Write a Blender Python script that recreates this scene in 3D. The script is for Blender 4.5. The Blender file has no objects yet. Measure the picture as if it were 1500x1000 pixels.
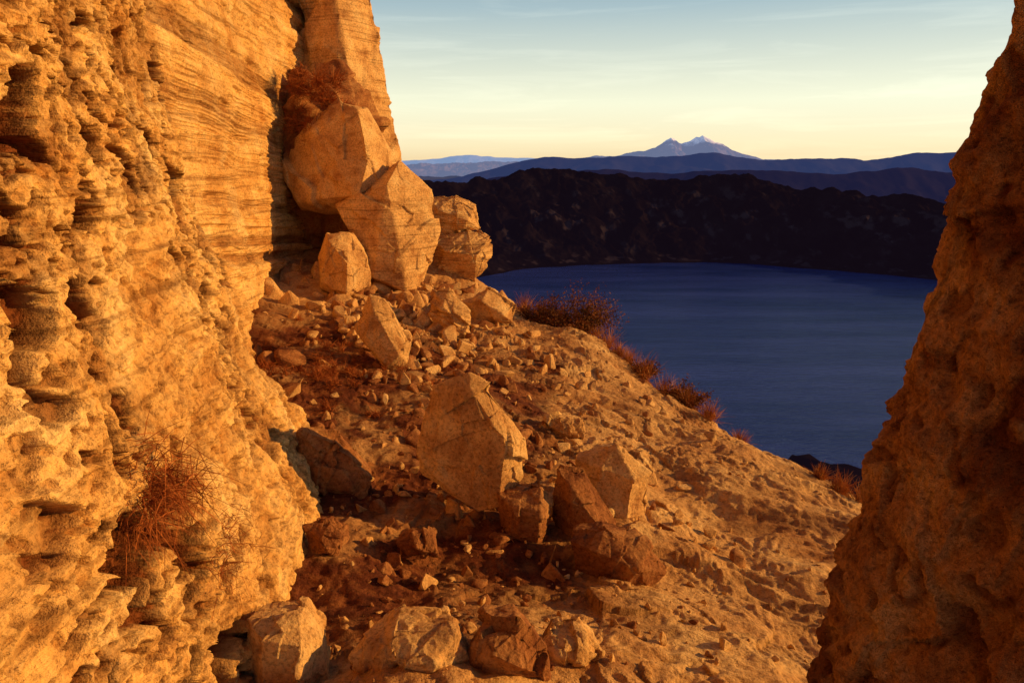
import bpy, bmesh, math, random
import numpy as np
from mathutils import Vector
random.seed(7); rng=np.random.default_rng(11)
scene=bpy.context.scene
scene.view_settings.view_transform='Standard'
scene.view_settings.look='None'
scene.view_settings.exposure=0

# ---------------------------------------------------------------- noise
perm=rng.permutation(256); perm=np.concatenate([perm,perm,perm])
grd=rng.normal(size=(256,3)); grd/=np.linalg.norm(grd,axis=1)[:,None]; grd=grd.astype(np.float32)
rnd4=rng.random((256,4))
def perlin(x,y,z):
    x=np.asarray(x,dtype=np.float64);y=np.asarray(y,dtype=np.float64);z=np.asarray(z,dtype=np.float64)
    x,y,z=np.broadcast_arrays(x,y,z)
    xi=np.floor(x).astype(np.int64);yi=np.floor(y).astype(np.int64);zi=np.floor(z).astype(np.int64)
    xf=(x-xi).astype(np.float32);yf=(y-yi).astype(np.float32);zf=(z-zi).astype(np.float32)
    xi&=255;yi&=255;zi&=255
    f=lambda t:t*t*t*(t*(t*6-15)+10)
    u=f(xf);v=f(yf);w=f(zf)
    def g(dx,dy,dz):
        h=perm[perm[perm[xi+dx]+yi+dy]+zi+dz]
        G=grd[h]
        return G[...,0]*(xf-dx)+G[...,1]*(yf-dy)+G[...,2]*(zf-dz)
    a=g(0,0,0)*(1-u)+g(1,0,0)*u
    b=g(0,1,0)*(1-u)+g(1,1,0)*u
    c=g(0,0,1)*(1-u)+g(1,0,1)*u
    d=g(0,1,1)*(1-u)+g(1,1,1)*u
    return ((a*(1-v)+b*v)*(1-w)+(c*(1-v)+d*v)*w)*1.6
def fbm(x,y,z,o=4,l=2.1,g=0.5):
    s=0;a=1.
    for i in range(o):
        s=s+a*perlin(x+i*17.3,y+i*5.1,z+i*9.7); x=x*l;y=y*l;z=z*l;a*=g
    return s
def ridged(x,y,z,o=4):
    s=0;a=1.
    for i in range(o):
        s=s+a*(1-2*np.abs(perlin(x+i*7.3,y+i*15.1,z+i*3.7))); x=x*2.1;y=y*2.1;z=z*2.1;a*=.5
    return s
def sst(a,b,x):
    t=np.clip((x-a)/(b-a),0,1); return t*t*(3-2*t)
def facet(x,y,s=0):
    """fractured surface: every cell of a jittered lattice is a tilted plane at its own level"""
    xi=np.floor(x).astype(np.int64); yi=np.floor(y).astype(np.int64)
    best=np.full(x.shape,9e9); out=np.zeros(x.shape)
    for dx in (-1,0,1):
        for dy in (-1,0,1):
            h=perm[perm[(xi+dx+s)&255]+((yi+dy)&255)]; R4=rnd4[h]
            px=xi+dx+R4[...,0]; py=yi+dy+R4[...,1]
            d=(x-px)**2+(y-py)**2; m=d<best
            val=(x-px)*(R4[...,2]-.5)*2+(y-py)*(R4[...,3]-.5)*2+((R4[...,0]*7.7)%1-.5)*.7
            best=np.where(m,d,best); out=np.where(m,val,out)
    return out
tab=[rng.uniform(-1,1,4096) for _ in range(4)]
def strata(t,f,k=0,sharp=.3):
    q=t*f+1000; i=np.floor(q).astype(int); fr=q-i
    s=sst(1-sharp,1,fr); T=tab[k]
    return T[i%4096]*(1-s)+T[(i+1)%4096]*s

# ---------------------------------------------------------------- mesh helpers
def link(o): scene.collection.objects.link(o); return o
def mesh_from(name,V,F,mat,smooth=True,attr=None):
    me=bpy.data.meshes.new(name); V=np.asarray(V,dtype=np.float32); F=np.asarray(F,dtype=np.int32)
    n=F.shape[1]
    me.vertices.add(len(V)); me.vertices.foreach_set('co',V.ravel())
    me.loops.add(F.size); me.loops.foreach_set('vertex_index',F.ravel())
    me.polygons.add(len(F)); me.polygons.foreach_set('loop_start',np.arange(len(F),dtype=np.int32)*n)
    me.polygons.foreach_set('loop_total',np.full(len(F),n,dtype=np.int32))
    me.polygons.foreach_set('use_smooth',np.full(len(F),smooth,dtype=bool))
    me.update(calc_edges=True)
    if attr is not None:
        a=me.attributes.new('shade_tint','FLOAT','POINT'); a.data.foreach_set('value',np.asarray(attr,np.float32).ravel())  # painted recess shade on rock walls; soil and pale tints on other terrain
    me.materials.append(mat)
    o=bpy.data.objects.new(name,me); return link(o)
def grid_faces(nr,nc,flip=False,wrap=False):
    r=np.arange(nr-1)[:,None]; c=np.arange(nc if wrap else nc-1)[None,:]
    c2=(c+1)%nc
    a=r*nc+c;b=r*nc+c2;d=(r+1)*nc+c;e=(r+1)*nc+c2
    F=np.stack([a,b,e,d],-1).reshape(-1,4)
    return F[:,::-1] if flip else F

# ---------------------------------------------------------------- materials
def new_mat(name):
    m=bpy.data.materials.new(name); m.use_nodes=True; nt=m.node_tree
    b=nt.nodes['Principled BSDF']; b.inputs['Roughness'].default_value=.95
    b.inputs['Specular IOR Level'].default_value=.1
    return m,nt,b
def N(nt,t,**k):
    n=nt.nodes.new(t)
    for a,v in k.items(): setattr(n,a,v)
    return n
def ramp(nt,stops,src):
    r=N(nt,'ShaderNodeValToRGB'); e=r.color_ramp.elements
    while len(e)<len(stops): e.new(.5)
    for i,(p,c) in enumerate(stops): e[i].position=p; e[i].color=(*c,1)
    nt.links.new(src,r.inputs[0]); return r.outputs[0]
def noise(nt,pos,scale,detail=6,rough=.6,dist=0):
    n=N(nt,'ShaderNodeTexNoise'); n.inputs['Scale'].default_value=scale
    n.inputs['Detail'].default_value=detail; n.inputs['Roughness'].default_value=rough
    n.inputs['Distortion'].default_value=dist
    nt.links.new(pos,n.inputs['Vector']); return n.outputs['Fac']
def mapping(nt,pos,sc,rot=(0,0,0)):
    m=N(nt,'ShaderNodeMapping'); m.inputs['Scale'].default_value=sc; m.inputs['Rotation'].default_value=rot
    nt.links.new(pos,m.inputs['Vector']); return m.outputs[0]
def mix(nt,fac,a,b,mode='MIX'):
    m=N(nt,'ShaderNodeMix',data_type='RGBA',blend_type=mode)
    if isinstance(fac,float): m.inputs[0].default_value=fac
    else: nt.links.new(fac,m.inputs[0])
    for s,i in ((a,6),(b,7)):
        if isinstance(s,tuple): m.inputs[i].default_value=(*s,1)
        else: nt.links.new(s,m.inputs[i])
    return m.outputs[2]
def bump(nt,h,strength,dist,prev=None):
    b=N(nt,'ShaderNodeBump'); b.inputs['Strength'].default_value=strength; b.inputs['Distance'].default_value=dist
    nt.links.new(h,b.inputs['Height'])
    if prev is not None: nt.links.new(prev,b.inputs['Normal'])
    return b.outputs[0]
def attr(nt):
    a=N(nt,'ShaderNodeAttribute'); a.attribute_name='shade_tint'; return a.outputs['Fac']
def rock_mat(name,dark,mid,light,sc=1.0,bs=1.0,strat=0.0,rot=(0,0,0),shade_tint=None):
    m,nt,b=new_mat(name); pos=N(nt,'ShaderNodeNewGeometry').outputs['Position']
    n1=noise(nt,pos,2.4*sc,5,.68,.3); c=ramp(nt,[(.32,dark),(.5,mid),(.68,light)],n1)
    n2=noise(nt,pos,30*sc,4,.75); c2=ramp(nt,[(.34,(.42,.36,.32)),(.5,(1,1,1)),(.66,(1.22,1.2,1.12))],n2)
    c=mix(nt,.8,c,c2,'MULTIPLY')
    if shade_tint:
        f=attr(nt); c=mix(nt,f,c,mix(nt,1.0,shade_tint,c2,'MULTIPLY'))  # mask darkens the base colour, painting shade into recesses along with dark patches
    if strat>0:
        mp=mapping(nt,pos,(.5,.5,26),rot); n3=noise(nt,mp,1.0,4,.7,.2)
        c3=ramp(nt,[(.36,(.36,.28,.22)),(.46,(1,1,1)),(.62,(1.18,1.18,1.15))],n3); c=mix(nt,strat,c,c3,'MULTIPLY')
    nt.links.new(c,b.inputs['Base Color'])
    p=bump(nt,n2,.8*bs,.022)
    p=bump(nt,noise(nt,pos,140*sc,2,.7),.5*bs,.006,p)
    if strat>0: p=bump(nt,n3,.8*strat,.03,p)
    nt.links.new(p,b.inputs['Normal'])
    return m
M_wall=rock_mat('tuff_cliff',(.52,.245,.060),(.76,.455,.148),(.86,.60,.25),1,1.1,.6,(.06,0,0),shade_tint=(.19,.06,.017))
M_right=rock_mat('tuff_shaded',(.36,.14,.05),(.64,.31,.12),(.78,.46,.20),3,1.4,0,shade_tint=(.22,.068,.025))
M_rock=rock_mat('boulder_stone',(.42,.20,.066),(.68,.40,.145),(.78,.53,.22),1.6,.8)
M_rockS=rock_mat('bedded_stone',(.42,.20,.066),(.68,.40,.145),(.78,.53,.22),1.3,.8,.6,(.25,.3,0))
M_rockD=rock_mat('brown_stone',(.18,.06,.024),(.36,.15,.052),(.54,.28,.10),1.5,1)

def ground_mat():
    m,nt,b=new_mat('scree_soil'); pos=N(nt,'ShaderNodeNewGeometry').outputs['Position']
    n1=noise(nt,pos,1.6,5,.68,.4)
    och=ramp(nt,[(.3,(.40,.175,.058)),(.5,(.66,.38,.14)),(.7,(.80,.53,.215))],n1)
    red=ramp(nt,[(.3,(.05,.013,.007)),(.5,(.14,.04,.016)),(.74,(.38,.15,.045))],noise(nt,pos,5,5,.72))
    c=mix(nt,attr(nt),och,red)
    n2=noise(nt,pos,34,4,.75); c=mix(nt,.8,c,ramp(nt,[(.33,(.45,.38,.34)),(.5,(1,1,1)),(.67,(1.2,1.16,1.08))],n2),'MULTIPLY')
    nt.links.new(c,b.inputs['Base Color'])
    p=bump(nt,noise(nt,pos,8,3,.7),.5,.05)
    p=bump(nt,n2,.9,.022,p); p=bump(nt,noise(nt,pos,120,2,.7),.6,.007,p)
    nt.links.new(p,b.inputs['Normal']); return m
M_ground=ground_mat()
def plain(name,c1,c2,sc):
    m,nt,b=new_mat(name); pos=N(nt,'ShaderNodeNewGeometry').outputs['Position']
    nt.links.new(ramp(nt,[(.35,c1),(.65,c2)],noise(nt,pos,sc,3)),b.inputs['Base Color']); return m
M_grass=plain('dry_grass',(.24,.07,.018),(.66,.30,.08),9)
M_grassR=plain('red_dry_grass',(.18,.04,.012),(.48,.15,.035),12)
M_bush=plain('scrub_leaf',(.05,.025,.01),(.30,.11,.03),6)

# ---------------------------------------------------------------- foreground slope
CP=np.array([(-.405,2.27,-1.99),(-1.13,2.27,-1.99),(.45,2.53,-2.2),(1.53,2.86,-2.5),(2.03,3.96,-2.66),(1.08,3.78,-2.56),
(.2,3.43,-2.38),(-.54,3.17,-2.2),(-1.02,3.0,-2.06),(3,5.46,-2.85),(1.5,5.5,-2.67),(.37,4.87,-2.44),(-.94,4.31,-2.16),(-1.35,4.13,-2.08),
(2.05,7.73,-2.86),(.73,6.88,-2.54),(-.3,5.94,-2.22),(-1.45,5.47,-2.05),(1.3,9.64,-2.66),(0,8.28,-2.33),(-1.2,7.74,-2.02),(-2.4,7.07,-1.86),
(.11,10.75,-2.34),(-1.36,10.4,-1.85),(-2.85,9.43,-1.5),(-.75,12.4,-1.96),
(2.8,10,-4.6),(3.4,8.2,-4.3),(4.4,6.4,-4.4),(2,12,-4.8),(.5,14,-4.3),(-1,16,-4.3),(5,4,-4.3),(4,2.5,-3.8),(5,0,-4.3),(3,.8,-3.1),
(9,9,-9.5),(6,14,-9.5),(0,21,-9.5),(-4,14,-1.6),(-4,8,-1.5),(-4,3,-1.8),(-1,0,-1.9),(1.5,.5,-2.2),(0,-3,-1.9),(-4,-3,-1.8),(5,-3,-4.3),(9,0,-8),(-6,20,-6),(9,4,-8),(9,21,-14),(-7,10,-2)])
def tpsU(r2): return np.where(r2>1e-12,.5*r2*np.log(np.maximum(r2,1e-12)),0)
n=len(CP); D=((CP[:,None,:2]-CP[None,:,:2])**2).sum(-1); K=tpsU(D)+np.eye(n)*.02
P=np.c_[np.ones(n),CP[:,:2]]; A=np.zeros((n+3,n+3)); A[:n,:n]=K;A[:n,n:]=P;A[n:,:n]=P.T
Wt=np.linalg.solve(A,np.r_[CP[:,2],0,0,0])
def gh(x,y):
    x=np.asarray(x,float);y=np.asarray(y,float)
    z=Wt[n]+Wt[n+1]*x+Wt[n+2]*y
    for i in range(n): z=z+Wt[i]*tpsU((x-CP[i,0])**2+(y-CP[i,1])**2)
    wx_=x+.18*perlin(x*1.3,y*1.3,4.4)+.06*perlin(x*4,y*4,1.2); wy_=y+.18*perlin(x*1.3,y*1.3,14.4)+.06*perlin(x*4,y*4,11.2)
    z=z+.08*fbm(x*.9,y*.9,1.3,2)
    q=(wx_*.50+wy_*.86); r=(wx_*.86-wy_*.50)
    right=sst(-.3,1.2,x)
    z=z+.06*ridged(q*1.3,r*.45,2.2,3)*right          # runnels down the slope
    z=z+.055*facet(wx_*2.0,wy_*1.5,3)*sst(-.15,.25,perlin(x*.8,y*.8,6.6))
    z=z+.024*facet(wx_*6,wy_*4.5,9)*sst(-.1,.3,perlin(x*1.7,y*1.7,3.6))
    z=z+.03*fbm(x*3.1,y*3.1,7.7,3)*(1-.4*right)
    z=z+.012*fbm(wx_*13,wy_*13,3.7,3)
    m=sst(0,.35,perlin(x*2.2,y*2.2,19.1)); z=z+.010*sst(.1,.4,perlin(wx_*21,wy_*21,2.1))*m
    return z
xs=np.linspace(-4.0,5.2,960); xs=np.concatenate([np.linspace(-8,-4.05,30),xs,np.linspace(5.3,12,40)])
ys=np.concatenate([np.linspace(-6,1.2,60),np.geomspace(1.21,24,860)])
X,Y=np.meshgrid(xs,ys); Z=gh(X,Y)
e=np.maximum(sst(10,12,X),sst(21,24,Y)); Z=Z-6*e
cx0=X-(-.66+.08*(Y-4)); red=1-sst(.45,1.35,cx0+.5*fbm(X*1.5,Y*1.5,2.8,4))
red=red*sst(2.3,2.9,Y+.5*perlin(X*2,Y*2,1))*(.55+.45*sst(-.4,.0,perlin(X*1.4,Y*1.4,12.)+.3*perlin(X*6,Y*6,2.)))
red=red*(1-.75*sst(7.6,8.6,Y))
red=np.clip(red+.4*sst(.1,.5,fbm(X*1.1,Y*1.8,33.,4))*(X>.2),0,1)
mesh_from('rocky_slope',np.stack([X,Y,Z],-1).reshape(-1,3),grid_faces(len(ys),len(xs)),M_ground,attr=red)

# ---------------------------------------------------------------- left cliff
def wall_x(y,z):
    xb=np.interp(y,[-4,0,1.3,2.3,3.4,4.6,6],[-1.0,-.95,-1.05,-1.13,-1.27,-1.54,-1.7])
    L=np.interp(y,[0,2.3,4.6],[.10,.20,.40])
    zz=np.minimum(z,-.3)+1.9
    near=xb-L*zz-.10*np.maximum(z+.3,0)
    far=np.interp(y,[4.4,5.2,6,7.3,10,12,14.5],[-2.6,-2.8,-2.9,-3.02,-3.2,-3.1,-3.0])-.06*(z+1.9)
    ye=4.72+.26*perlin(z*1.3,3.3,.5)+.13*perlin(z*4.5,7.3,.5)+.07*perlin(z*14,1.3,.5)
    b=sst(0,.30,y-ye)
    return near*(1-b)+far*b, b
def wall_disp(x,y,z,b):
    wy=y+.06*perlin(y*1.6,z*1.6,3.1)+.02*perlin(y*6,z*6,3.1); wz=z+.06*perlin(y*1.6,z*1.6,13.1)+.02*perlin(y*6,z*6,13.1)
    tz=z+.10*y+.04*perlin(y*.8,z*.8,5.5)+.004*perlin(y*9,z*9,5.5)
    tn=z-.12*y+.04*perlin(y*.7,z*.9,8.5)+.004*perlin(y*9,z*9,5.5)
    d=.09*fbm(y*.55,z*.7,2.2,2)
    rough=fbm(wy*2.2,wz*2.6,4.4,4)
    sf=strata(tz,3.2,0,.15)*.040+.024*strata(tz,9,1,.2)+.018*strata(tz,24,2,.25)+.011*strata(tz,60,3,.35)
    erode=sst(-.3,.2,perlin(y*1.2,z*1.6,6.1)+.1)
    sfar=sf*(.3+.7*erode)
    mask=sst(-.25,.1,perlin(y*.7,z*.8,9.9)+.35*np.clip(z+.9,-.6,1))
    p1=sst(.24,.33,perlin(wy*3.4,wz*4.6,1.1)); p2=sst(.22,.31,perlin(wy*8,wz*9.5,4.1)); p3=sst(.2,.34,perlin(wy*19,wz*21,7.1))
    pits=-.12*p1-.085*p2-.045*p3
    lump=.012*sst(.0,.4,perlin(wy*6,wz*6,3.1))+.018*np.abs(perlin(wy*14,wz*14,8.1))+.018*perlin(y*34,z*34,8.8)
    sn=.028*strata(tn,2.6,1,.2)+.016*strata(tn,8,2,.3)+.011*strata(tn,26,3,.35)
    near=.04*rough+.022*facet(wy*2.4,wz*3.4,5)+.012*facet(wy*9,wz*12,6)+(pits+lump)*(.25+.8*mask)+sn*(1.05-1.0*mask)
    far=.015*rough+.03*facet(wy*1.6,wz*3.2,8)+sfar+.006*perlin(y*20,z*30,1.7)-.04*sst(.3,.55,perlin(wy*2.6,wz*5,1.4))
    cr=(1-b)*np.clip((.9*p1+.9*p2+.65*p3+.5*sst(.0,.5,-rough))*(.3+.85*mask)+.4*(1-mask)*sst(.010,.04,-sn),0,1)+b*np.clip(.55*sst(.012,.06,-sf)+.2*sst(.1,.5,-rough),0,1)  # painted shade in pits and bedding recesses, with weathered dark patches
    return d+near*(1-b)+far*b, cr
ys=np.concatenate([np.linspace(-4,.7,60),np.geomspace(.75,14.5,1000)])
zs=np.concatenate([np.linspace(-3.6,-2.3,30),np.linspace(-2.29,1.2,740),np.linspace(1.21,4.6,300)])
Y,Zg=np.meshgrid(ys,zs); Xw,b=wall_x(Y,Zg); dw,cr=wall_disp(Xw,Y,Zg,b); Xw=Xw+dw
top=np.array([.25,.8,1.8,4,8]); Xt=Xw[-1][None,:]-top[:,None]; Zt=4.6+np.array([.12,.2,.2,.0,-3])[:,None]+.1*perlin(Y[0]*2,0,0)[None,:]
Xw=np.vstack([Xw,Xt]); Zg=np.vstack([Zg,Zt]); Y=np.vstack([Y,np.repeat(ys[None,:],5,0)]); cr=np.vstack([cr,np.repeat(cr[-1:],5,0)])
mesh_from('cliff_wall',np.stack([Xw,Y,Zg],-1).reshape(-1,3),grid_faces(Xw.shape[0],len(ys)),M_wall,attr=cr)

# ---------------------------------------------------------------- right rock wall
zz=np.linspace(-3.2,1.7,860)
xe=np.interp(zz,[-3.2,-2,-1.45,-.917,-.585,-.41,-.25,.01,.22,.6,1.2,1.7],[.385,.455,.495,.535,.568,.598,.630,.664,.690,.75,.86,.95])
xe=xe+.008*perlin(zz*5,0.2,.3)+.006*perlin(zz*13,0.2,.3)
sec=np.array([(2.6,.95),(1.6,1.08),(.8,1.12),(.25,1.12),(.06,1.10),(.0,1.04),(.02,.95),(.07,.82),(.16,.66),(.34,.45),(.7,.2),(1.2,-.1),(2.0,-.4)])
dd=np.r_[0,np.cumsum(np.linalg.norm(np.diff(sec,axis=0),axis=1))]
ss=np.concatenate([np.linspace(0,dd[3],40),np.linspace(dd[3]+.005,dd[9],460),np.linspace(dd[9]+.02,dd[-1],60)])
sx=np.interp(ss,dd,sec[:,0]); sy=np.interp(ss,dd,sec[:,1])
ker=np.ones(25)/25
pad=lambda a:np.convolve(np.r_[np.full(12,a[0]),a,np.full(12,a[-1])],ker,'valid')
sx=pad(sx);sy=pad(sy)
tx=np.gradient(sx);ty=np.gradient(sy);ln=np.hypot(tx,ty);nx=ty/ln;ny=-tx/ln
Xr=xe[:,None]+sx[None,:]; Yr=np.repeat(sy[None,:],860,0); Zr=np.repeat(zz[:,None],len(ss),1)
Sr=np.repeat(ss[None,:],860,0)
ax=Xr+.05*perlin(Xr*5,Yr*5,Zr*5); az_=Zr+.05*perlin(Xr*5+9,Yr*5,Zr*5)
p1=sst(.25,.5,perlin(ax*8,Yr*8,az_*5)); p2=sst(.2,.42,perlin(ax*26,Yr*26,az_*20))
d=.014*fbm(Xr*2.5,Yr*2.5,Zr*2.5,3)+.014*facet(Sr*5,az_*3.2,4)+.008*facet(Sr*14,az_*9,2)+.018*fbm(ax*12,Yr*12,az_*12,5,2.1,.58)-.010*p1-.010*p2
Xr=Xr+nx[None,:]*d; Yr=Yr+ny[None,:]*d
cr=np.clip(.3*p1+.6*p2+.9*sst(.05,.55,fbm(Xr*4,Yr*4,Zr*3,5)),0,1)  # pit shade painted into the colour, plus broad dark blotches
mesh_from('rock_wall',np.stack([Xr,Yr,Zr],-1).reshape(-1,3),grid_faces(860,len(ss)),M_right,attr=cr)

# ---------------------------------------------------------------- boulders
def hull_mesh(pts):
    bm=bmesh.new()
    for p in pts: bm.verts.new(p)
    r=bmesh.ops.convex_hull(bm,input=bm.verts)
    bmesh.ops.delete(bm,geom=list({g for g in r['geom_interior']+r['geom_unused'] if isinstance(g,bmesh.types.BMVert)}),context='VERTS')
    me=bpy.data.meshes.new('h'); bm.to_mesh(me); bm.free(); return me
def remesh(me,vs):
    o=link(bpy.data.objects.new('t',me)); md=o.modifiers.new('r','REMESH'); md.mode='VOXEL'; md.voxel_size=vs
    dg=bpy.context.evaluated_depsgraph_get(); ev=o.evaluated_get(dg); m2=bpy.data.meshes.new_from_object(ev)
    bpy.data.objects.remove(o); return m2
def fract(p,no,K):
    c=p[rng.integers(0,len(p),K)]; t=rng.normal(size=(K,3)); lv=rng.normal(size=K)
    best=np.full(len(p),9e9); out=np.zeros(len(p))
    for i in range(K):
        dv=p-c[i]; q=(dv**2).sum(1); m=q<best
        out[m]=(dv[m]@t[i])+lv[i]*.25/math.sqrt(K); best[m]=q[m]
    return out
def rough(me,size,amp=1.0,st=0,stdir=(0,0,1),stf=12):
    nv=len(me.vertices); co=np.empty(nv*3,np.float32); me.vertices.foreach_get('co',co); co=co.reshape(-1,3)
    no=np.empty(nv*3,np.float32); me.vertex_normals.foreach_get('vector',no); no=no.reshape(-1,3)
    pp=(co/size).astype(float); x,y,z=pp.T; o=random.random()*50
    wp=pp+.03*np.stack([perlin(x*4,y*4,z*4+o),perlin(x*4+9,y*4,z*4+o),perlin(x*4,y*4+9,z*4+o)],1)
    d=.010*fbm(x*2.2+o,y*2.2,z*2.2,3)+.009*fbm(x*8+o,y*8,z*8,4)-.010*sst(.2,.5,perlin(x*6,y*6,z*6+o))-.005*sst(.1,.4,perlin(x*19,y*19,z*19+o))
    d=d+.15*fract(wp,no,10)+.13*fract(wp,no,60)
    d=d*size*amp
    if st:
        sd=np.array(stdir,float); sd/=np.linalg.norm(sd); t=co@sd+.02*perlin(x*3,y*3,z*3+o)
        er=sst(-.3,.3,perlin(x*3,y*3,z*3+o+7))
        d=d+st*(.3+.7*er)*(strata(t,stf,0,.3)*.7+.5*strata(t,stf*2.6,1,.4)+.3*strata(t,stf*6,2,.4))
    co=co+no*d[:,None]; me.vertices.foreach_set('co',co.ravel().astype(np.float32)); me.update()
def boulder(name,c,k,outline,front,depth=60,mat=None,amp=1.0,st=0,stdir=(0,0,1),stf=12,res=100,back=.75):
    pts=[(x*k,0,z*k) for x,z in outline]+[(x*k,y*k,z*k) for x,z,y in front]
    pts+=[(x*k*back,depth*k,z*k*back) for x,z in outline]
    size=max(max(p[0] for p in pts)-min(p[0] for p in pts),max(p[2] for p in pts)-min(p[2] for p in pts))
    me=remesh(hull_mesh(pts),size/res)
    rough(me,size,amp,st,stdir,stf); me.materials.clear(); me.materials.append(mat or M_rock)
    me.polygons.foreach_set('use_smooth',np.ones(len(me.polygons),bool))
    me.name=name; o=link(bpy.data.objects.new(name,me)); o.location=c; return o

boulder('rock_pillar',(-2.75,12,1.0),.01,[(-80,420),(12,420),(30,150),(46,60),(74,-60),(125,-330),(-80,-330)],
  [(-60,400,-30),(-20,400,-45),(0,130,-55),(24,20,-70),(20,-100,-80),(0,-300,-80),(-80,-300,-50)],depth=130,back=.3,amp=.45,res=190,mat=M_rockS,st=.020,stf=5)
boulder('rock_outcrop',(-2.8,11.0,.315),.0108,[(-85,20),(-60,60),(-20,105),(20,108),(48,70),(60,-60),(60,-160),(-65,-160),(-85,-40)],
  [(-30,65,-50),(20,60,-46),(-60,-30,-60),(40,-60,-60),(0,10,-70)],depth=90,back=.5,amp=1.3,res=130,mat=M_rockD)
boulder('crag_block',(-2.38,10.2,-.02),.0100,[(-90,-10),(-76,40),(-5,90),(34,80),(62,20),(66,-24),(0,-70),(-70,-62)],
  [(-40,46,-34),(28,72,-44),(46,16,-60),(30,-40,-72),(-64,-48,-24),(58,-32,-34)],depth=70,mat=M_rock,res=160,amp=.4)
boulder('tilted_block',(-1.83,9.95,-.86),.0100,[(-70,30),(-14,70),(25,92),(68,50),(75,-5),(56,-84),(20,-99),(-18,-74)],
  [(-60,28,-40),(16,62,-58),(-8,-64,-56),(34,-88,-48),(56,24,-16)],depth=80,mat=M_rockS,res=170,amp=.34,st=.007,stdir=(.45,-.3,1),stf=9)
boulder('bedded_rock',(-.94,11.5,-.98),.0115,[(-45,22),(-34,42),(2,46),(30,30),(34,-4),(-20,-25),(-42,-10)],
  [(-22,22,-28),(20,8,-30)],depth=50,mat=M_rockS,amp=.5,st=.030,stdir=(.3,0,1),stf=9,res=120)
boulder('bedded_rock',(-.88,11.35,-1.38),.0115,[(-40,18),(10,28),(46,20),(50,-12),(22,-46),(-34,-30)],
  [(-18,2,-28),(27,-5,-30)],depth=50,mat=M_rockS,amp=.5,st=.030,stdir=(-.45,0,1),stf=9,res=120)
boulder('boulder',(-2.23,8.97,-1.27),.0090,[(-22,44),(13,45),(40,7),(38,-32),(-2,-52),(-38,-36),(-36,10)],
  [(-14,36,-20),(15,5,-36),(10,-44,-32),(-30,-22,-14)],depth=40,amp=.4)
boulder('leaning_slab',(-1.33,6.79,-1.69),.0072,[(-15,58),(6,52),(40,-13),(36,-44),(8,-62),(-42,10)],
  [(-8,40,-14),(26,-25,-20),(8,-44,-18),(-30,16,-8)],depth=30,amp=.45)
boulder('boulder',(-.27,4.15,-1.78),.0045,[(-54,92),(0,108),(30,92),(76,14),(78,-50),(62,-76),(20,-104),(-76,-44),(-78,-10)],
  [(2,92,-14),(52,18,-38),(42,-80,-34),(-48,80,-6),(-68,-30,-10),(10,-94,-30)],depth=55,amp=.38,res=180)
boulder('boulder',(.72,4.5,-2.28),.0053,[(-50,45),(5,66),(52,28),(48,-40),(10,-85),(-30,-65)],
  [(-20,42,-20),(25,28,-28),(15,-50,-32),(-32,-15,-14)],depth=50,amp=.5)
boulder('boulder',(.46,4.1,-2.20),.0047,[(-36,60),(5,54),(48,-15),(40,-60),(-20,-75),(-42,-15)],
  [(-18,42,-22),(20,-10,-34),(-12,-50,-28)],depth=40,mat=M_rockD,amp=.5)
boulder('boulder',(.08,4.0,-2.21),.0048,[(-36,34),(22,44),(36,24),(34,-40),(-26,-46)],
  [(-18,26,-22),(20,22,-26),(17,-34,-26),(-20,-34,-20)],depth=40,mat=M_rockD,amp=.6)
boulder('boulder',(.62,3.66,-2.33),.0045,[(-62,32),(-15,48),(45,28),(68,-15),(35,-52),(-35,-46)],
  [(-28,28,-22),(25,12,-34),(5,-28,-28)],depth=50,mat=M_rockD,amp=.6)
boulder('flat_rock',(-.3,9.3,-1.93),.0098,[(-40,8),(-3,28),(40,5),(34,-24),(-30,-30)],[(-10,12,-22),(18,-5,-24)],depth=30,amp=.6)
boulder('bedded_rock',(-.82,8.55,-1.85),.0090,[(-18,31),(3,38),(30,3),(27,-35),(-12,-35),(-27,-2)],[(-5,14,-14),(10,-10,-18)],depth=25,mat=M_rockS,amp=.6,st=.02,stdir=(.5,0,1),stf=12)
boulder('boulder',(-1.24,4.25,-1.97),.0046,[(-38,54),(15,44),(60,-25),(56,-66),(-15,-64),(-58,-15)],[(-12,30,-20),(30,-22,-24),(-22,-28,-24)],depth=50,mat=M_rockD,amp=.8)
boulder('boulder',(-1.05,3.42,-2.04),.0039,[(-27,22),(10,30),(30,7),(17,-26),(-22,-24)],[(0,12,-16),(9,-8,-18)],depth=30,mat=M_rockD,amp=1.1)
boulder('boulder',(-.93,2.40,-1.93),.0029,[(-50,50),(25,57),(52,20),(57,-60),(-65,-65)],[(-20,38,-30),(30,28,-30),(28,-34,-45),(-25,-34,-40)],depth=60,amp=.6)
boulder('boulder',(-.42,2.38,-1.94),.0030,[(-80,-5),(-20,44),(62,34),(84,-10),(20,-50),(-62,-48)],[(-20,22,-38),(38,17,-38)],depth=70,mat=M_rock,amp=.8)
boulder('boulder',(-.04,2.40,-1.97),.0030,[(-62,-20),(-32,40),(20,54),(64,12),(62,-42),(-42,-48)],[(-12,28,-30),(28,12,-38)],depth=60,mat=M_rockD,amp=.7)
boulder('boulder',(.23,2.56,-2.08),.0031,[(-52,-20),(-22,32),(30,32),(54,0),(42,-42),(-42,-48)],[(-12,17,-25),(22,7,-28)],depth=50,mat=M_rock,amp=.9)
boulder('boulder',(-.55,3.55,-2.16),.003,[(-40,10),(-10,30),(30,20),(38,-20),(-30,-25)],[(0,12,-20)],depth=40,mat=M_rockD,amp=1)
boulder('boulder',(1.0,5.4,-2.52),.0045,[(-50,8),(-10,28),(45,15),(50,-20),(-40,-25)],[(5,8,-20)],depth=40,mat=M_rock,amp=1.1)
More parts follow.
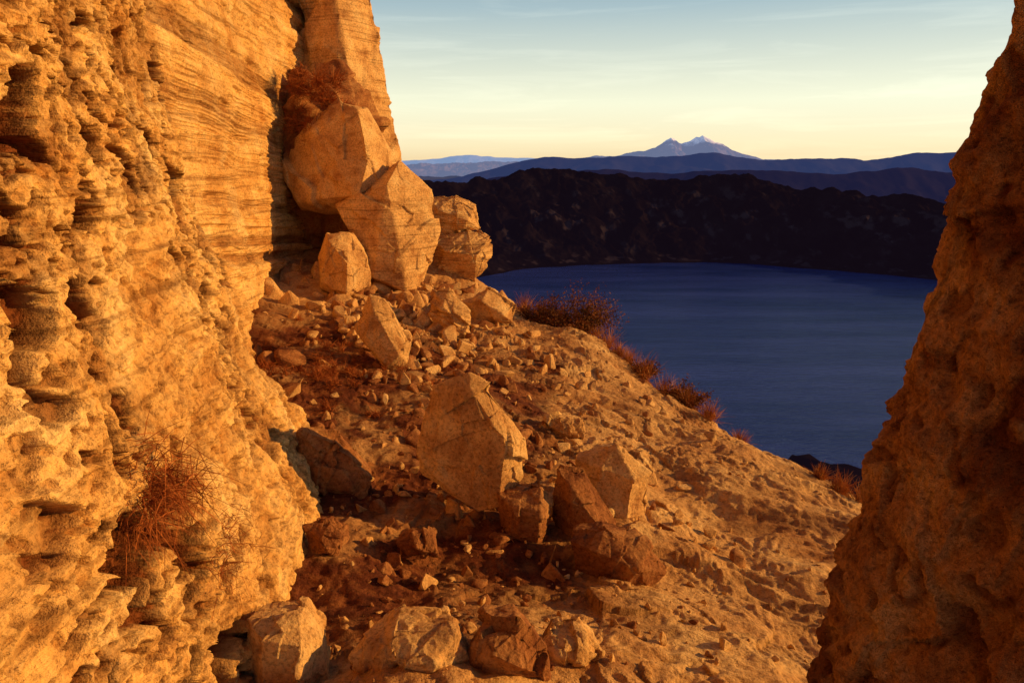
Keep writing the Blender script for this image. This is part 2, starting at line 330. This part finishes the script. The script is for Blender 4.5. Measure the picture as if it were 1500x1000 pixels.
boulder('boulder',(.45,5.9,-2.38),.0050,[(-45,10),(-5,30),(40,15),(45,-20),(-40,-25)],[(5,8,-20)],depth=40,mat=M_rock,amp=1.1)

# ---------------------------------------------------------------- rubble and gravel
var=[]
for i in range(14):
    p=rng.normal(size=(11,3)); p/=np.linalg.norm(p,axis=1)[:,None]; p*=rng.uniform(.75,1.1,(11,1))*np.array([1,.85,.65])
    me=hull_mesh([tuple(q) for q in p]); bm=bmesh.new(); bm.from_mesh(me)
    bmesh.ops.bevel(bm,geom=bm.edges[:]+bm.verts[:],offset=.07,segments=1,affect='EDGES'); bmesh.ops.triangulate(bm,faces=bm.faces[:])
    v=np.array([w.co[:] for w in bm.verts]); f=np.array([[w.index for w in fc.verts] for fc in bm.faces]); bm.free(); var.append((v,f))
def rotm():
    q=rng.normal(size=4);q/=np.linalg.norm(q);w,x,y,z=q
    return np.array([[1-2*(y*y+z*z),2*(x*y-z*w),2*(x*z+y*w)],[2*(x*y+z*w),1-2*(x*x+z*z),2*(y*z-x*w)],[2*(x*z-y*w),2*(y*z+x*w),1-2*(x*x+y*y)]])
def scatter(name,px,py,size,mat,sink=.25):
    pz=gh(px,py); V=[];F=[];o=0
    for x,y,z,s in zip(px,py,pz,size):
        v,f=var[rng.integers(14)]; q=(v@rotm().T)*s*rng.uniform(.7,1.3,3); q+=np.array([x,y,z+s*(.6-sink*2)]); V.append(q);F.append(f+o);o+=len(v)
    return mesh_from(name,np.vstack(V),np.vstack(F),mat,False)
def zone(cx,cy,sx_,sy_,cnt,smin,smax,pw=2.5):
    return rng.normal(cx,sx_,cnt),rng.normal(cy,sy_,cnt),smin+(smax-smin)*rng.random(cnt)**pw
Zs=[zone(-1.5,9.2,.8,1.0,400,.03,.22),zone(-.9,7.8,.7,.9,260,.02,.17),zone(-1.3,6.0,.5,1.0,150,.012,.10),zone(-.8,4.0,.4,.8,150,.008,.07),
    zone(.3,4.5,.6,.6,200,.008,.12),zone(-.3,2.9,.5,.4,170,.005,.05),zone(.5,3.2,.6,.5,130,.005,.06),zone(.6,5.8,.8,1.0,120,.01,.14,3.0),zone(.9,6.2,1.0,1.5,130,.01,.10,3.5),(rng.uniform(-1.4,3,700),rng.uniform(2.2,9,700),.004+.03*rng.random(700)**3)]
px=np.concatenate([a[0] for a in Zs]);py=np.concatenate([a[1] for a in Zs]);sz=np.concatenate([a[2] for a in Zs])
wx,_=wall_x(py,np.full_like(py,-1.9)); ok=(px>wx+.03)&(py>1.8)&(py<12.5); px,py,sz=px[ok],py[ok],sz[ok]
h=rng.random(len(px))<np.where((px<.3)&(py<7.2),.30,.8)
scatter('rubble',px[h],py[h],sz[h],M_rock); scatter('gravel',px[~h],py[~h],sz[~h],M_rockD)

# ---------------------------------------------------------------- plants
def tuft(name,centers,nb,ln,wd,up=(0,0,1),spread=.9,mat=M_grass,droop=.5,base=.12):
    V=[];F=[];o=0
    for c,sc in centers:
        for i in range(nb):
            dr=Vector(up)+Vector(rng.normal(size=3))*spread; dr.normalize()
            L=ln*sc*random.uniform(.4,1.1); p=Vector(c)+Vector(rng.normal(size=3))*base*ln*sc
            sd=dr.cross(Vector(rng.normal(size=3))).normalized()*wd*.5
            for k in range(4):
                t=k/3; q=p+dr*L*t+Vector((0,0,-1))*droop*L*t*t; w=sd*(1-t*.85)
                V+= [tuple(q-w),tuple(q+w)]
            for k in range(3): F.append((o+2*k,o+2*k+1,o+2*k+3,o+2*k+2))
            o+=8
    return mesh_from(name,V,F,mat,False)
def on_ground(x,y): return (x,y,float(gh(x,y)))
def on_wall(y,z):
    y1,z1=np.array([y]),np.array([z]); a,b_=wall_x(y1,z1); return (float(a[0]+wall_disp(a,y1,z1,b_)[0][0])+.01,y,z)
tuft('grass_tuft',[(on_wall(2.12,-1.04),1),(on_wall(2.20,-1.10),.8),(on_wall(2.03,-1.08),.7)],320,.22,.0034,(.5,-.2,-.05),.9,M_grassR,.25,.3)
tuft('grass_tuft',[(on_wall(2.45,-1.55),1),(on_wall(2.6,-1.5),.8)],170,.15,.003,(.5,-.3,.0),.9,M_grassR,.3,.4)
tuft('grass_clump',[((-2.75+random.uniform(-.4,.4),10.3+random.uniform(-.2,.2),.85+random.uniform(-.9,.45)),random.uniform(.6,1.1)) for _ in range(26)],130,.38,.009,(.1,-.5,.7),.6,M_grassR,.3)
tuft('grass_clump',[(on_ground(random.gauss(-1.75,.4),random.gauss(6.5,.55)),random.uniform(.5,1.1)) for _ in range(56)],110,.21,.005,(0,-.1,.7),.8,M_grassR,.4)
tuft('grass_clump',[(on_ground(x,y),s) for x,y,s in [(1.0,9.9,1),(1.35,9.5,1.1),(1.5,9.3,.8),(1.6,9.1,.9),(1.75,8.7,1.2),(1.95,8.3,1.1),(2.05,8.1,.8),(2.15,7.9,1),(2.3,7.5,.8),(2.5,7.0,.6),(2.95,5.6,.7),(3.05,5.4,.7),(2.9,5.9,.5),(.5,10.3,1.3),(.75,10.2,1.4),(.2,10.6,1.1),(1.15,9.8,1.2)]],230,.36,.007,(0,0,.9),.5,M_grass,.2)
def bush(name,c,r,nbr,leaves,mat):
    V=[];F=[];o=0
    for i in range(nbr):
        dr=Vector(rng.normal(size=3)); dr.z=abs(dr.z)+.35; dr.x*=1.4; dr.normalize(); L=r*random.uniform(.5,1.05)
        p=Vector(c); sd=dr.cross(Vector((.3,.2,.9))).normalized()*.006
        for k in range(5):
            t=k/4; q=p+dr*L*t+Vector((0,0,.12*r))*math.sin(t*3+i); V+=[tuple(q-sd*(1-t*.7)),tuple(q+sd*(1-t*.7))]
        for k in range(4): F.append((o+2*k,o+2*k+1,o+2*k+3,o+2*k+2))
        o+=10
        for k in range(leaves):
            t=random.uniform(.35,1.05); q=p+dr*L*t+Vector(rng.normal(size=3))*.05*r*2
            a=Vector(rng.normal(size=3)).normalized()*random.uniform(.010,.024); b2=a.cross(Vector(rng.normal(size=3))).normalized()*.010
            V+=[tuple(q-a),tuple(q+b2),tuple(q+a),tuple(q-b2)]; F.append((o,o+1,o+2,o+3)); o+=4
    return mesh_from(name,V,F,mat,False)
g=on_ground(.98,10.0); bush('scrub_bush',(g[0],g[1],g[2]+.10),.70,110,65,M_bush)
bush('scrub_bush',on_ground(.50,10.3),.48,60,50,M_bush)
bush('scrub_bush',on_ground(2.15,8.0),.32,50,40,M_bush)
bush('scrub_bush',on_ground(1.75,8.8),.28,40,40,M_bush)

# ---------------------------------------------------------------- crater, lake, mountains
def haze_mat(name,c1,c2,sc,haze,hs,stretch=(1,1,1),r0=.4,r1=.65,snow=None):
    m,nt,b=new_mat(name); pos=N(nt,'ShaderNodeNewGeometry').outputs['Position']
    mp=mapping(nt,pos,stretch)
    nz=noise(nt,mp,sc,6,.65,.3); c=ramp(nt,[(r0,c1),(r1,c2)],nz)
    if snow:
        sp=N(nt,'ShaderNodeSeparateXYZ'); nt.links.new(pos,sp.inputs[0])
        ma=N(nt,'ShaderNodeMath',operation='MULTIPLY_ADD'); nt.links.new(nz,ma.inputs[0]); ma.inputs[1].default_value=1500; nt.links.new(sp.outputs[2],ma.inputs[2])
        mr=N(nt,'ShaderNodeMapRange'); nt.links.new(ma.outputs[0],mr.inputs[0]); mr.inputs[1].default_value=snow[0]; mr.inputs[2].default_value=snow[1]
        c=mix(nt,mr.outputs[0],c,(.90,.92,.97))
    nt.links.new(c,b.inputs['Base Color'])
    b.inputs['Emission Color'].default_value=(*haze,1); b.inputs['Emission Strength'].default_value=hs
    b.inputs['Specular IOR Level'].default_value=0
    return m
cx,cy=650.,1850.
ph=np.linspace(0,2*np.pi,1600,endpoint=False); rr=np.concatenate([np.linspace(0,1,280),1+np.geomspace(.01,2.2,50)])
pd=np.degrees(ph)
rim_h=np.interp(pd,[0,41,57,65,74,85,95,105,115,126,150,180,230,244,258,275,300,360],[-120,-155,-118,-98,-46,-72,-55,-12,-50,-85,-50,-40,-10,-14,-14,-40,-80,-120])
rim_r=np.interp(pd,[0,60,90,120,150,200,235,250,265,300,360],[1650,1620,1560,1580,1600,1750,1930,1961,1940,1800,1650])
rim_far=sst(30,60,pd)-sst(150,200,pd)+0
pw=np.interp(pd,[0,150,220,240,262,290,360],[1.25,1.25,2.0,2.4,2.4,1.6,1.25])
RL=1000+40*fbm(np.cos(ph)*3,np.sin(ph)*3,1.,3)
R=np.where(rr[:,None]<=1,RL[None,:]-60+(rim_r-RL+60)[None,:]*rr[:,None],rim_r[None,:]*(1+ (rr[:,None]-1)))
PH=np.repeat(ph[None,:],len(rr),0)
Xc=cx+R*np.cos(PH);Yc=cy+R*np.sin(PH)
t=np.clip((R-RL[None,:])/(rim_r-RL)[None,:],-.1,1)
Zc=-400+(400+rim_h)[None,:]*np.sign(t)*np.abs(t)**pw[None,:]
out=np.maximum(R/rim_r[None,:]-1,0); Zc=Zc-620*(1-np.exp(-out*2.2))
dc=np.hypot(Xc,Yc); fade=sst(20,260,dc)
env=np.clip(np.sin(np.clip(t,0,1)*np.pi),0,1)
gul=ridged(np.cos(PH)*5+fbm(Xc/300,Yc/300,3.,3)*.9,np.sin(PH)*5,R/500,5)
Zc=Zc+fade*(34*env*gul*.7+24*fbm(Xc/120,Yc/120,1.1,5)*sst(0,.25,t)+10*perlin(np.cos(PH)*22,np.sin(PH)*22,0)*sst(.7,1,t)*rim_far[None,:])
Zc=Zc+(101+8*fbm(Xc/25,Yc/25,2,4))*np.exp(-((Xc-172)/66)**4-((Yc-300)/70)**2)
Zc=np.where(out>0,np.maximum(Zc,-640),Zc)
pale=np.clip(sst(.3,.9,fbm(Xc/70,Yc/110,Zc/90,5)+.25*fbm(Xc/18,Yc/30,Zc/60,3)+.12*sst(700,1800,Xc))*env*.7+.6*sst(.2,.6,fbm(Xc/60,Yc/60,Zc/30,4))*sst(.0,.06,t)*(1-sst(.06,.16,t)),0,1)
M_crater=haze_mat('crater_slope',(.0025,.0015,.0015),(.014,.009,.010),.012,(.0085,.0045,.0095),.6,(1,1,.35),.45,.8)  # near-black base colours stand in for the crater wall lying in shade
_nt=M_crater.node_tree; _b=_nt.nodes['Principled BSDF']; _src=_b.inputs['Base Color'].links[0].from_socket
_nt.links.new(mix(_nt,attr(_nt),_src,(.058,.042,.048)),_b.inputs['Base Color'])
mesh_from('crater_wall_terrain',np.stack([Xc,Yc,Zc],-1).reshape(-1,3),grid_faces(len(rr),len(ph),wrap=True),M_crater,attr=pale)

def disc(name,c,r,nseg,mat):
    a=np.linspace(0,2*np.pi,nseg,endpoint=False); V=[(c[0]+r*math.cos(t),c[1]+r*math.sin(t),c[2]) for t in a]
    me=bpy.data.meshes.new(name); me.from_pydata(V,[],[list(range(nseg))]); me.materials.append(mat); return link(bpy.data.objects.new(name,me))
m,nt,b=new_mat('lake_water'); pos=N(nt,'ShaderNodeNewGeometry').outputs['Position']
b.inputs['Roughness'].default_value=.05; b.inputs['Specular IOR Level'].default_value=.6; b.inputs['IOR'].default_value=1.33
nt.links.new(ramp(nt,[(.36,(.009,.030,.21)),(.64,(.044,.078,.38))],noise(nt,mapping(nt,pos,(.0012,.007,1),(0,0,-.25)),1,6,.65)),b.inputs['Base Color'])
p=bump(nt,noise(nt,mapping(nt,pos,(.02,.10,1),(0,0,-.3)),1,5,.65),.6,5.0)
p=bump(nt,noise(nt,mapping(nt,pos,(.2,.5,1)),1,3,.7),.6,1.0,p); nt.links.new(p,b.inputs['Normal'])
disc('lake',(cx,cy,-400),1090,256,m)
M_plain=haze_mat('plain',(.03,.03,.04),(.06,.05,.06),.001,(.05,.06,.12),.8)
def ridge(name,prof,y0,dep,base,mat,nz,nsc,nxn=700,nyn=60,sharp=1.15):
    prof=np.array(prof,float); x=np.linspace(prof[0,0],prof[-1,0],nxn); v=np.linspace(-1,1,nyn)
    Xg,Vg=np.meshgrid(x,v); top=np.interp(x,prof[:,0],prof[:,1])[None,:]
    Yg=y0+Vg*dep+dep*.15*fbm(Xg/nsc*.3,1.1,2.2,2)
    f=(1-np.abs(Vg)**sharp); zz=base+(top-base)*f
    zz=zz+nz*fbm(Xg/nsc,Yg/nsc,3.3,5)*(.25+.75*(1-f)*2*f+.12)+nz*.5*ridged(Xg/nsc*2,Yg/nsc*2,.3,3)*(1-f)*f*2
    return mesh_from(name,np.stack([Xg,Yg,zz],-1).reshape(-1,3),grid_faces(nyn,nxn),mat)
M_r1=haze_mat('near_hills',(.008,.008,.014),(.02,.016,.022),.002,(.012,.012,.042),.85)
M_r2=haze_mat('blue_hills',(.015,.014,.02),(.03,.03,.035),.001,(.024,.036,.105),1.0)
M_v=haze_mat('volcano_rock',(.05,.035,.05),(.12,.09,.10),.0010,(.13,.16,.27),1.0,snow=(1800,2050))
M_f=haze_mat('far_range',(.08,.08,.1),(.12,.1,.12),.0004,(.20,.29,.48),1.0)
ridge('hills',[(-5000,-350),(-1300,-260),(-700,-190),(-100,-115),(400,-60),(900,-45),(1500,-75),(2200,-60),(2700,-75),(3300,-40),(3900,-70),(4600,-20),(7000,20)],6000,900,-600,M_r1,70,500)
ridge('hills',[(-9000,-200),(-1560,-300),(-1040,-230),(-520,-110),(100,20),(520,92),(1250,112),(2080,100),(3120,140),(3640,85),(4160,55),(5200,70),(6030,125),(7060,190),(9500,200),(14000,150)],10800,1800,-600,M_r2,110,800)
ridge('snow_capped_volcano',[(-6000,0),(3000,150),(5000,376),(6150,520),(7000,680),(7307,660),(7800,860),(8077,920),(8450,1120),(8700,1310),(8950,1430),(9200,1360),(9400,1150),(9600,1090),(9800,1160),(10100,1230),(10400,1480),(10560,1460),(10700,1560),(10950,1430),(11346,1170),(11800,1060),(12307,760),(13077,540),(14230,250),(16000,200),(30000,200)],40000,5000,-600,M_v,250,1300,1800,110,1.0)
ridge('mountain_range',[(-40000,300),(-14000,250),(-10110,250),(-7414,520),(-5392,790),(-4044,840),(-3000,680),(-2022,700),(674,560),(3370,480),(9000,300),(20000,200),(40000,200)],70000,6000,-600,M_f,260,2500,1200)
disc('ground',(0,40000,-640),120000,128,M_plain)

# ---------------------------------------------------------------- light
S=Vector((.955,.10,.25)).normalized()
el=math.asin(S.z); az=math.atan2(S.x,S.y)
sun=bpy.data.lights.new('sun','SUN'); sun.energy=5; sun.angle=math.radians(.5); sun.color=(1,.54,.165)
so=link(bpy.data.objects.new('sun',sun)); so.rotation_euler=S.to_track_quat('Z','Y').to_euler()
w=bpy.data.worlds.new('World'); scene.world=w; w.use_nodes=True; nt=w.node_tree; bg=nt.nodes['Background']; outn=nt.nodes['World Output']
sky=N(nt,'ShaderNodeTexSky',sky_type='NISHITA'); sky.sun_disc=False; sky.sun_elevation=el; sky.sun_rotation=az; sky.altitude=3800
nt.links.new(sky.outputs[0],bg.inputs[0]); bg.inputs[1].default_value=.02
tc=N(nt,'ShaderNodeTexCoord'); sp=N(nt,'ShaderNodeSeparateXYZ'); nt.links.new(tc.outputs['Generated'],sp.inputs[0])
c=ramp(nt,[(0,(.80,.56,.29)),(.025,(.92,.76,.44)),(.08,(.92,.90,.62)),(.20,(.38,.50,.52)),(.36,(.05,.08,.17)),(1,(.008,.014,.04))],sp.outputs[2])
mp=mapping(nt,tc.outputs['Generated'],(2.5,2.5,30),(0,.10,0)); nz=noise(nt,mp,1.3,6,.6,.8)
cl=ramp(nt,[(.5,(0,0,0)),(.85,(.16,.15,.11))],nz); c=mix(nt,1.0,c,cl,'ADD')
b2=N(nt,'ShaderNodeBackground'); nt.links.new(c,b2.inputs[0]); b2.inputs[1].default_value=.98
ad=N(nt,'ShaderNodeAddShader'); nt.links.new(bg.outputs[0],ad.inputs[0]); nt.links.new(b2.outputs[0],ad.inputs[1]); nt.links.new(ad.outputs[0],outn.inputs[0])

cam=bpy.data.cameras.new('camera'); cam.lens=24; cam.sensor_width=36; cam.clip_start=.03; cam.clip_end=300000
co=link(bpy.data.objects.new('camera',cam)); co.rotation_euler=(math.radians(90-14.57),0,0); scene.camera=co
